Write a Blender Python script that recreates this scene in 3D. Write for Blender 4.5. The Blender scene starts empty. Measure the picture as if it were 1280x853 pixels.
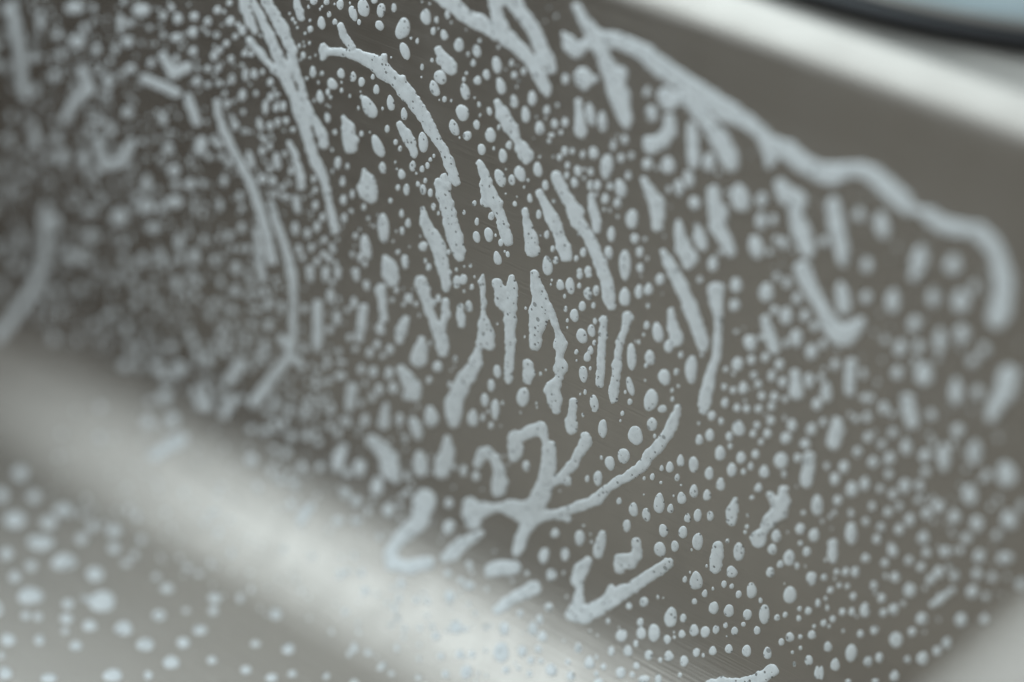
import bpy, bmesh, math, random
import numpy as np

# ------------------------------------------------------------------ camera, light, exposure
scene = bpy.context.scene
LENS, PITCH, YAW, DIST = 85.0, math.radians(32.8), math.radians(40.8), 0.565
FPX = LENS / 36.0 * 1280.0
FW = np.array([-math.sin(YAW), math.cos(YAW), 0.0])
RT = np.array([math.cos(YAW), math.sin(YAW), 0.0])
VW = FW * math.cos(PITCH) + np.array([0, 0, -math.sin(PITCH)])
UP = np.cross(RT, VW)
CAM = -VW * DIST                      # looks at the origin, a point half way up the back wall of the bowl

cam_data = bpy.data.cameras.new('camera')
cam = bpy.data.objects.new('camera', cam_data)
scene.collection.objects.link(cam)
cam.location = CAM
cam.rotation_euler = (math.pi / 2 - PITCH, 0, YAW)
cam_data.lens = LENS
cam_data.sensor_width = 36.0
cam_data.clip_start = 0.02
cam_data.clip_end = 50
cam_data.dof.use_dof = True
cam_data.dof.focus_distance = 0.553
cam_data.dof.aperture_fstop = 3.4
cam_data.dof.aperture_blades = 0
scene.camera = cam

world = bpy.data.worlds.new('World')
scene.world = world
world.use_nodes = True
bg = world.node_tree.nodes['Background']
bg.inputs['Color'].default_value = (0.505, 0.54, 0.56, 1)
bg.inputs['Strength'].default_value = 1.0


def lamp(name, loc, target, sx, sy, power, col):
    d = bpy.data.lights.new(name, 'AREA')
    d.shape = 'RECTANGLE'
    d.size, d.size_y, d.energy, d.color = sx, sy, power, col
    o = bpy.data.objects.new(name, d)
    scene.collection.objects.link(o)
    o.location = loc
    v = np.array(target) - np.array(loc)
    from mathutils import Vector
    o.rotation_euler = Vector(v).to_track_quat('-Z', 'Y').to_euler()
    return o


lamp('window_light', (-1.45, 0.15, 1.36), (0, 0.15, 0), 5.1, 2.2, 88.0, (0.76, 0.92, 1.0))

scene.view_settings.view_transform = 'Standard'
scene.view_settings.look = 'None'
scene.view_settings.gamma = 1.0
scene.view_settings.exposure = 0.0
scene.view_settings.use_curve_mapping = False

# ------------------------------------------------------------------ pixel -> ray -> surface
ZR, ZF, RF = 0.0940, -0.0850, 0.040          # rim start, floor, floor fillet radius
X0, X1, Y0, Y1, RC = -0.285, 0.1955, -0.290, 0.0, 0.050
RR = 0.0075                                  # rolled edge radius
ZD = ZR + RR                                 # deck level
CX, CY, HX, HY = (X0 + X1) / 2, (Y0 + Y1) / 2, (X1 - X0) / 2, (Y1 - Y0) / 2


def bowl_dist(p):
    qx = np.abs(p[..., 0] - CX) - HX + RC
    qy = np.abs(p[..., 1] - CY) - HY + RC
    sd = np.hypot(np.maximum(qx, 0), np.maximum(qy, 0)) + np.minimum(np.maximum(qx, qy), 0) - RC
    a = RF + sd
    b = RF - (p[..., 2] - ZF)
    return RF - (np.hypot(np.maximum(a, 0), np.maximum(b, 0)) + np.minimum(np.maximum(a, b), 0))


def rays(px, py):
    d = VW[None] * FPX + RT[None] * (np.asarray(px, float)[:, None] - 640) - UP[None] * (np.asarray(py, float)[:, None] - 426.5)
    return d / np.linalg.norm(d, axis=1)[:, None]


def surf(px, py, deck=False):
    """points and normals where the pixel rays meet the bowl (or the deck)"""
    d = rays(px, py)
    t = (ZD - CAM[2]) / d[:, 2]
    p = CAM[None] + d * t[:, None]
    if deck:
        n = np.zeros_like(p); n[:, 2] = 1
        return p, n
    for _ in range(90):
        p = p + d * bowl_dist(p)[:, None]
    e = 1e-5
    n = np.stack([bowl_dist(p + np.eye(3)[i] * e) - bowl_dist(p - np.eye(3)[i] * e) for i in range(3)], 1)
    n /= np.linalg.norm(n, axis=1)[:, None] + 1e-12
    return p, n


# ------------------------------------------------------------------ materials
def mat(name):
    m = bpy.data.materials.new(name)
    m.use_nodes = True
    nt = m.node_tree
    return m, nt, nt.nodes['Principled BSDF']


def node(nt, kind, **kw):
    n = nt.nodes.new(kind)
    for k, v in kw.items():
        setattr(n, k, v)
    return n


def steel_material():
    m, nt, b = mat('brushed_steel')
    L = nt.links.new
    geo = node(nt, 'ShaderNodeNewGeometry')
    mp = node(nt, 'ShaderNodeMapping')
    mp.inputs['Scale'].default_value = (14, 1800, 1800)
    L(geo.outputs['Position'], mp.inputs['Vector'])
    n1 = node(nt, 'ShaderNodeTexNoise')
    n1.inputs['Scale'].default_value = 1.0
    n1.inputs['Detail'].default_value = 4.0
    L(mp.outputs[0], n1.inputs['Vector'])
    n2 = node(nt, 'ShaderNodeTexNoise')
    n2.inputs['Scale'].default_value = 16.0
    n2.inputs['Detail'].default_value = 5.0
    L(geo.outputs['Position'], n2.inputs['Vector'])
    r = node(nt, 'ShaderNodeMapRange')
    r.inputs['To Min'].default_value = 0.35
    r.inputs['To Max'].default_value = 0.54
    mp3 = node(nt, 'ShaderNodeMapping')
    mp3.inputs['Scale'].default_value = (110, 110, 9)
    L(geo.outputs['Position'], mp3.inputs['Vector'])
    n3 = node(nt, 'ShaderNodeTexNoise')
    n3.inputs['Scale'].default_value = 1.0
    n3.inputs['Detail'].default_value = 3.0
    L(mp3.outputs[0], n3.inputs['Vector'])
    mp4 = node(nt, 'ShaderNodeMapping')
    mp4.inputs['Scale'].default_value = (5, 260, 260)
    L(geo.outputs['Position'], mp4.inputs['Vector'])
    n4 = node(nt, 'ShaderNodeTexNoise')
    n4.inputs['Scale'].default_value = 1.0
    n4.inputs['Detail'].default_value = 5.0
    L(mp4.outputs[0], n4.inputs['Vector'])
    av = node(nt, 'ShaderNodeMath', operation='ADD')
    L(n3.outputs['Fac'], av.inputs[0]); L(n4.outputs['Fac'], av.inputs[1])
    av2 = node(nt, 'ShaderNodeMath', operation='ADD')
    L(av.outputs[0], av2.inputs[0]); L(n2.outputs['Fac'], av2.inputs[1])
    r.inputs['From Min'].default_value = 0.9
    r.inputs['From Max'].default_value = 2.1
    L(av2.outputs[0], r.inputs['Value'])
    L(r.outputs[0], b.inputs['Roughness'])
    cr = node(nt, 'ShaderNodeMix', data_type='RGBA')
    cr.inputs['A'].default_value = (0.393, 0.358, 0.320, 1)
    cr.inputs['B'].default_value = (0.462, 0.423, 0.382, 1)
    L(n4.outputs['Fac'], cr.inputs['Factor'])
    L(cr.outputs['Result'], b.inputs['Base Color'])
    bp = node(nt, 'ShaderNodeBump')
    bp.inputs['Strength'].default_value = 0.35
    bp.inputs['Distance'].default_value = 0.0004
    L(n1.outputs['Fac'], bp.inputs['Height'])
    L(bp.outputs[0], b.inputs['Normal'])
    b.inputs['Metallic'].default_value = 1.0
    return m


def foam_material():
    m, nt, b = mat('soap_foam')
    L = nt.links.new
    geo = node(nt, 'ShaderNodeNewGeometry')
    vo = node(nt, 'ShaderNodeTexVoronoi')
    vo.inputs['Scale'].default_value = 950
    fm = node(nt, 'ShaderNodeMapping')
    fm.inputs['Scale'].default_value = (1.0, 0.15, 1.0)
    L(geo.outputs['Position'], fm.inputs['Vector'])
    L(fm.outputs[0], vo.inputs['Vector'])
    # only some cells hold a bubble
    sep = node(nt, 'ShaderNodeSeparateColor')
    L(vo.outputs['Color'], sep.inputs[0])
    size = node(nt, 'ShaderNodeMapRange')
    size.inputs['From Min'].default_value = 0.30
    size.inputs['From Max'].default_value = 1.0
    size.inputs['To Min'].default_value = 0.0
    size.inputs['To Max'].default_value = 0.34
    L(sep.outputs[0], size.inputs['Value'])
    sub = node(nt, 'ShaderNodeMath', operation='SUBTRACT')
    L(size.outputs[0], sub.inputs[0])
    L(vo.outputs['Distance'], sub.inputs[1])
    st = node(nt, 'ShaderNodeMapRange')
    st.inputs['From Min'].default_value = -0.03
    st.inputs['From Max'].default_value = 0.05
    L(sub.outputs[0], st.inputs['Value'])
    vb = node(nt, 'ShaderNodeTexVoronoi')
    vb.inputs['Scale'].default_value = 300
    L(fm.outputs[0], vb.inputs['Vector'])
    sepb = node(nt, 'ShaderNodeSeparateColor')
    L(vb.outputs['Color'], sepb.inputs[0])
    sb = node(nt, 'ShaderNodeMapRange')
    sb.inputs['From Min'].default_value = 0.55
    sb.inputs['To Max'].default_value = 0.19
    L(sepb.outputs[1], sb.inputs['Value'])
    subb = node(nt, 'ShaderNodeMath', operation='SUBTRACT')
    L(sb.outputs[0], subb.inputs[0]); L(vb.outputs['Distance'], subb.inputs[1])
    stb = node(nt, 'ShaderNodeMapRange')
    stb.inputs['From Min'].default_value = -0.02
    stb.inputs['From Max'].default_value = 0.03
    stb.inputs['To Max'].default_value = 0.75
    L(subb.outputs[0], stb.inputs['Value'])
    st_small = st
    st = node(nt, 'ShaderNodeMath', operation='MAXIMUM')
    L(st_small.outputs[0], st.inputs[0]); L(stb.outputs[0], st.inputs[1])
    ns = node(nt, 'ShaderNodeTexNoise')
    ns.inputs['Scale'].default_value = 900
    ns.inputs['Detail'].default_value = 3
    L(geo.outputs['Position'], ns.inputs['Vector'])
    c1 = node(nt, 'ShaderNodeMix', data_type='RGBA')
    c1.inputs['A'].default_value = (0.80, 0.825, 0.825, 1)
    c1.inputs['B'].default_value = (0.92, 0.945, 0.945, 1)
    L(ns.outputs['Fac'], c1.inputs['Factor'])
    # milky and thinner patches
    nm = node(nt, 'ShaderNodeTexNoise')
    nm.inputs['Scale'].default_value = 420
    nm.inputs['Detail'].default_value = 5
    nm.inputs['Roughness'].default_value = 0.65
    L(fm.outputs[0], nm.inputs['Vector'])
    rm = node(nt, 'ShaderNodeMapRange')
    rm.inputs['From Min'].default_value = 0.48
    rm.inputs['From Max'].default_value = 0.72
    rm.inputs['To Max'].default_value = 0.55
    L(nm.outputs['Fac'], rm.inputs['Value'])
    c0 = c1
    c1 = node(nt, 'ShaderNodeMix', data_type='RGBA')
    c1.inputs['B'].default_value = (0.55, 0.57, 0.565, 1)
    L(c0.outputs['Result'], c1.inputs['A'])
    L(rm.outputs[0], c1.inputs['Factor'])
    c2 = node(nt, 'ShaderNodeMix', data_type='RGBA')
    c2.inputs['B'].default_value = (0.26, 0.26, 0.25, 1)
    L(st.outputs[0], c2.inputs['Factor'])
    L(c1.outputs['Result'], c2.inputs['A'])
    L(c2.outputs['Result'], b.inputs['Base Color'])
    b.inputs['Roughness'].default_value = 0.28
    b.inputs['Specular IOR Level'].default_value = 0.5
    inv = node(nt, 'ShaderNodeMath', operation='MULTIPLY_ADD')
    inv.inputs[1].default_value = -1.0
    L(st.outputs[0], inv.inputs[0])
    sc = node(nt, 'ShaderNodeMath', operation='MULTIPLY')
    sc.inputs[1].default_value = 0.25
    L(ns.outputs['Fac'], sc.inputs[0])
    L(sc.outputs[0], inv.inputs[2])
    bp = node(nt, 'ShaderNodeBump')
    bp.inputs['Strength'].default_value = 0.5
    bp.inputs['Distance'].default_value = 0.00015
    L(inv.outputs[0], bp.inputs['Height'])
    L(bp.outputs[0], b.inputs['Normal'])
    return m


def plain(name, col, rough, metal=0.0, bump=0.0, scale=80):
    m, nt, b = mat(name)
    L = nt.links.new
    geo = node(nt, 'ShaderNodeNewGeometry')
    ns = node(nt, 'ShaderNodeTexNoise')
    ns.inputs['Scale'].default_value = scale
    ns.inputs['Detail'].default_value = 4
    L(geo.outputs['Position'], ns.inputs['Vector'])
    c = node(nt, 'ShaderNodeMix', data_type='RGBA')
    c.inputs['A'].default_value = (*[x * 0.85 for x in col], 1)
    c.inputs['B'].default_value = (*[min(1, x * 1.12) for x in col], 1)
    L(ns.outputs['Fac'], c.inputs['Factor'])
    L(c.outputs['Result'], b.inputs['Base Color'])
    b.inputs['Roughness'].default_value = rough
    b.inputs['Metallic'].default_value = metal
    return m


STEEL = steel_material()
FOAM = foam_material()


def make_obj(name, verts, faces, material, parent=None, smooth=True, origin=None):
    verts = np.asarray(verts, float)
    if origin is None:
        origin = verts.mean(axis=0)
    me = bpy.data.meshes.new(name)
    me.from_pydata((verts - origin).tolist(), [], faces)
    me.materials.append(material)
    if smooth:
        me.polygons.foreach_set('use_smooth', [True] * len(me.polygons))
    me.update()
    o = bpy.data.objects.new(name, me)
    scene.collection.objects.link(o)
    if parent is None:
        o.location = origin
    else:
        o.parent = parent
        o.location = np.asarray(origin) - np.array(parent.location)
    return o


def tag(o, label, cat, group=None, kind=None):
    o['label'] = label
    o['category'] = cat
    if group:
        o['group'] = group
    if kind:
        o['kind'] = kind


# ------------------------------------------------------------------ the sink: bowl, rolled rim, deck
def outline(inset, nc=24, ns=40):
    """rounded rectangle of the bowl moved inwards by inset (negative: outwards), fixed point count"""
    r = RC - inset
    hx, hy = HX - inset, HY - inset
    pts = []
    corners = [(1, 1, 0), (-1, 1, 90), (-1, -1, 180), (1, -1, 270)]
    arcs = []
    for sx, sy, a0 in corners:
        c = (CX + sx * (hx - r), CY + sy * (hy - r))
        arcs.append([(c[0] + r * math.cos(math.radians(a0 + 90 * i / nc)),
                      c[1] + r * math.sin(math.radians(a0 + 90 * i / nc))) for i in range(nc + 1)])
    for k in range(4):
        pts += arcs[k]
        a, b = arcs[k][-1], arcs[(k + 1) % 4][0]
        for i in range(1, ns):
            f = i / ns
            pts.append((a[0] + (b[0] - a[0]) * f, a[1] + (b[1] - a[1]) * f))
    return pts


def sweep(profile, close_centre=False):
    verts, faces = [], []
    n = None
    for ins, z in profile:
        ring = outline(ins)
        n = len(ring)
        verts += [(x, y, z) for x, y in ring]
    for j in range(len(profile) - 1):
        for i in range(n):
            k = (i + 1) % n
            faces.append((j * n + i, j * n + k, (j + 1) * n + k, (j + 1) * n + i))
    if close_centre:
        faces.append(tuple(range((len(profile) - 1) * n, len(profile) * n))[::1])
    return verts, faces


sink = bpy.data.objects.new('sink', None)
scene.collection.objects.link(sink)
sink.location = (CX, CY, ZF)
tag(sink, 'brushed stainless steel sink with a deep rounded bowl and rolled rim', 'sink')

prof = [(0.0, z) for z in np.linspace(ZR, ZF + RF, 30)]
prof += [(RF * (1 - math.cos(a)), ZF + RF * (1 - math.sin(a))) for a in np.linspace(0, math.pi / 2, 33)[1:]]
prof += [(RF + 0.006, ZF)]
v, f = sweep(prof, True)
# the floor of the bowl ends in a flat cap
bowl = make_obj('bowl', v, [q[::-1] for q in f], STEEL, sink)

prof = [(-RR * (1 - math.cos(a)), ZR + RR * math.sin(a)) for a in np.linspace(0, math.pi / 2, 17)]
prof += [(-RR - 0.0015, ZD - 0.0003), (-0.012, ZD - 0.0008), (-0.0145, ZD - 0.0011), (-0.0175, ZD - 0.0010), (-0.020, ZD - 0.0011)]
v, f = sweep(prof)
rim = make_obj('rolled_rim', v, f, STEEL, sink)

prof = [(-0.020, ZD - 0.0011), (-0.024, ZD - 0.0012), (-0.05, ZD - 0.0012), (-0.12, ZD - 0.0012), (-0.30, ZD - 0.0012)]
v, f = sweep(prof)
deck = make_obj('deck', v, f, STEEL, sink)

# ------------------------------------------------------------------ the round lid on the deck
def lathe(profile, c, n=128):
    verts, faces = [], []
    for r, z in profile:
        for i in range(n):
            a = 2 * math.pi * i / n
            verts.append((c[0] + r * math.cos(a), c[1] + r * math.sin(a), c[2] + z))
    for j in range(len(profile) - 1):
        for i in range(n):
            k = (i + 1) % n
            faces.append((j * n + i, j * n + k, (j + 1) * n + k, (j + 1) * n + i))
    return verts, faces


lid = bpy.data.objects.new('glass_lid', None)
scene.collection.objects.link(lid)
VC = (0.063, 0.1345, ZD - 0.0012)
VR = 0.120
lid.location = VC
tag(lid, 'round pale blue glass lid with a thick black rim lying on the sink deck', 'lid')
v, f = lathe([(VR - 0.005, 0.0), (VR - 0.003, 0.0), (VR - 0.0008, 0.0008), (VR, 0.0012), (VR, 0.0022), (VR - 0.0004, 0.0030),
              (VR - 0.0012, 0.0034), (VR - 0.0046, 0.0036), (VR - 0.0050, 0.0034), (VR - 0.0050, 0.0)], VC)
make_obj('rim_ring', v, f, plain('black_rubber', (0.006, 0.006, 0.007), 0.5), lid)
v, f = lathe([(VR - 0.0036, 0.0036), (VR - 0.0036, 0.0044), (VR - 0.0050, 0.0047), (VR - 0.0060, 0.0040)], VC)
make_obj('steel_band', v, f, plain('dull_band', (0.30, 0.28, 0.25), 0.35, 0.6), lid)
pr = [(VR - 0.0050, 0.0042)] + [((VR - 0.0050) * math.cos(t), 0.0042 + 0.028 * math.sin(t)) for t in np.linspace(0.08, math.pi / 2 - 0.001, 24)]
v, f = lathe(pr, VC)
GL = plain('pale_blue_glass', (0.62, 0.76, 0.80), 0.18, scale=90)
GL.node_tree.nodes['Principled BSDF'].inputs['Transmission Weight'].default_value = 0.25
make_obj('dome', v, f, GL, lid)

# ------------------------------------------------------------------ foam
rng = np.random.default_rng(7)
Z5, Z3 = 1277 / 256.0, 1265 / 430.0
MM_PX = DIST / FPX                           # metres per pixel at the focus distance


def hnoise(x, y, seed=0):
    """cheap smooth value noise on numpy arrays, about -1..1"""
    xi, yi = np.floor(x).astype(int), np.floor(y).astype(int)
    fx, fy = x - xi, y - yi
    fx, fy = fx * fx * (3 - 2 * fx), fy * fy * (3 - 2 * fy)
    def h(i, j):
        k = (i * 374761393 + j * 668265263 + seed * 974711) & 0x7fffffff
        k = ((k ^ (k >> 13)) * 1274126177) & 0x7fffffff
        return (k % 10007) / 10007.0
    a = h(xi, yi) * (1 - fx) + h(xi + 1, yi) * fx
    b = h(xi, yi + 1) * (1 - fx) + h(xi + 1, yi + 1) * fx
    return (a * (1 - fy) + b * fy) * 2 - 1


def cone_sd(X, Y, a, b):
    (ax, ay, ra), (bx, by, rb) = a, b
    dx, dy = bx - ax, by - ay
    l2 = dx * dx + dy * dy + 1e-9
    t = np.clip(((X - ax) * dx + (Y - ay) * dy) / l2, 0, 1)
    return np.hypot(X - ax - t * dx, Y - ay - t * dy) - (ra + (rb - ra) * t)


def smin(a, b, k):
    h = np.clip(0.5 + 0.5 * (b - a) / k, 0, 1)
    return b + (a - b) * h - k * h * (1 - h)


def streak_mesh(polys, seed, step=1.25):
    """polys: polylines of (x, y, r) in picture pixels -> domed film lying on the steel"""
    pts = np.array([p for pl in polys for p in pl])
    m = pts[:, 2].max() + 4
    xs = np.arange(pts[:, 0].min() - m, pts[:, 0].max() + m, step)
    ys = np.arange(pts[:, 1].min() - m, pts[:, 1].max() + m, step)
    X, Y = np.meshgrid(xs, ys)
    sd = np.full(X.shape, 1e3)
    for pl in polys:
        s = np.full(X.shape, 1e3)
        if len(pl) == 1:
            s = np.hypot(X - pl[0][0], Y - pl[0][1]) - pl[0][2]
        for a, b in zip(pl[:-1], pl[1:]):
            s = smin(s, cone_sd(X, Y, a, b), 2.0)
        sd = smin(sd, s, 2.5)
    sd = sd + 1.1 * hnoise(X / 7.0, Y / 7.0, seed) + 0.7 * hnoise(X / 3.2, Y / 3.2, seed + 5)
    ny, nx = X.shape
    vid, V2, SD = {}, [], []

    def add(key, x, y, d):
        if key not in vid:
            vid[key] = len(V2)
            V2.append((x, y)); SD.append(d)
        return vid[key]
    faces = []
    inside = sd < 0
    js, is_ = np.nonzero(inside[:-1, :-1] | inside[1:, :-1] | inside[:-1, 1:] | inside[1:, 1:])
    for j, i in zip(js.tolist(), is_.tolist()):
        cs = [(j, i), (j, i + 1), (j + 1, i + 1), (j + 1, i)]
        poly = []
        for k in range(4):
            a, b = cs[k], cs[(k + 1) % 4]
            da, db = sd[a], sd[b]
            if da < 0:
                poly.append(add(a, X[a], Y[a], da))
            if (da < 0) != (db < 0):
                t = da / (da - db)
                lo, hi = (a, b) if a < b else (b, a)
                poly.append(add((lo, hi), X[a] + (X[b] - X[a]) * t, Y[a] + (Y[b] - Y[a]) * t, 0.0))
        if len(poly) >= 3:
            faces.append(tuple(poly[::-1]))
    V2 = np.array(V2); SD = -np.array(SD)
    wid = max(2.5, min(6.0, SD.max() * 0.8))
    u = np.clip(SD / wid, 0, 1)
    H = min(1.6, 0.6 + 0.09 * SD.max())
    h = H * np.sqrt(np.clip(1 - (1 - u) ** 2, 0, 1)) * (1 + 0.22 * hnoise(V2[:, 0] / 9, V2[:, 1] / 9, seed + 9))
    return V2, h, faces, SD <= 0


def to_world(V2, h, edge, deck=False):
    p, n = surf(V2[:, 0], V2[:, 1], deck)
    hh = h * MM_PX
    hh = np.where(edge, -0.00005, hh)
    return p + n * hh[:, None]


RINGS = [(1.0, None), (0.97, 0.30), (0.88, 0.58), (0.68, 0.84), (0.38, 0.97)]


def drop_mesh(cx, cy, w, h, ang, seed, nseg=18):
    r = np.random.default_rng(seed)
    a, b = w / 2, h / 2
    t = np.linspace(0, 2 * math.pi, nseg, endpoint=False)
    wob = 1 + r.uniform(-.05, .05) * np.cos(2 * t + r.uniform(0, 6)) + r.uniform(.02, .055) * np.cos(3 * t + r.uniform(0, 6)) + r.uniform(0, .03) * np.cos(5 * t + r.uniform(0, 6))
    taper = r.uniform(-0.02, 0.16)
    ca, sa = math.cos(math.radians(ang)), math.sin(math.radians(ang))
    V2, H = [], []
    top = min(1.7, 0.35 + 0.095 * min(w, h))
    for k, (rad, hh) in enumerate(RINGS):
        x = a * rad * wob * np.cos(t) * (1 + taper * np.sin(t))
        y = b * rad * wob * np.sin(t)
        V2 += list(zip(cx + x * ca + y * sa, cy - x * sa + y * ca))
        H += [-1.0 if hh is None else hh * top] * nseg
    V2.append((cx, cy)); H.append(top)
    faces = []
    for k in range(len(RINGS) - 1):
        for i in range(nseg):
            j = (i + 1) % nseg
            faces.append((k * nseg + j, k * nseg + i, (k + 1) * nseg + i, (k + 1) * nseg + j))
    k = len(RINGS) - 1
    c = len(V2) - 1
    for i in range(nseg):
        faces.append((k * nseg + (i + 1) % nseg, k * nseg + i, c))
    return np.array(V2), np.array(H), faces, np.array(H) < 0


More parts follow.
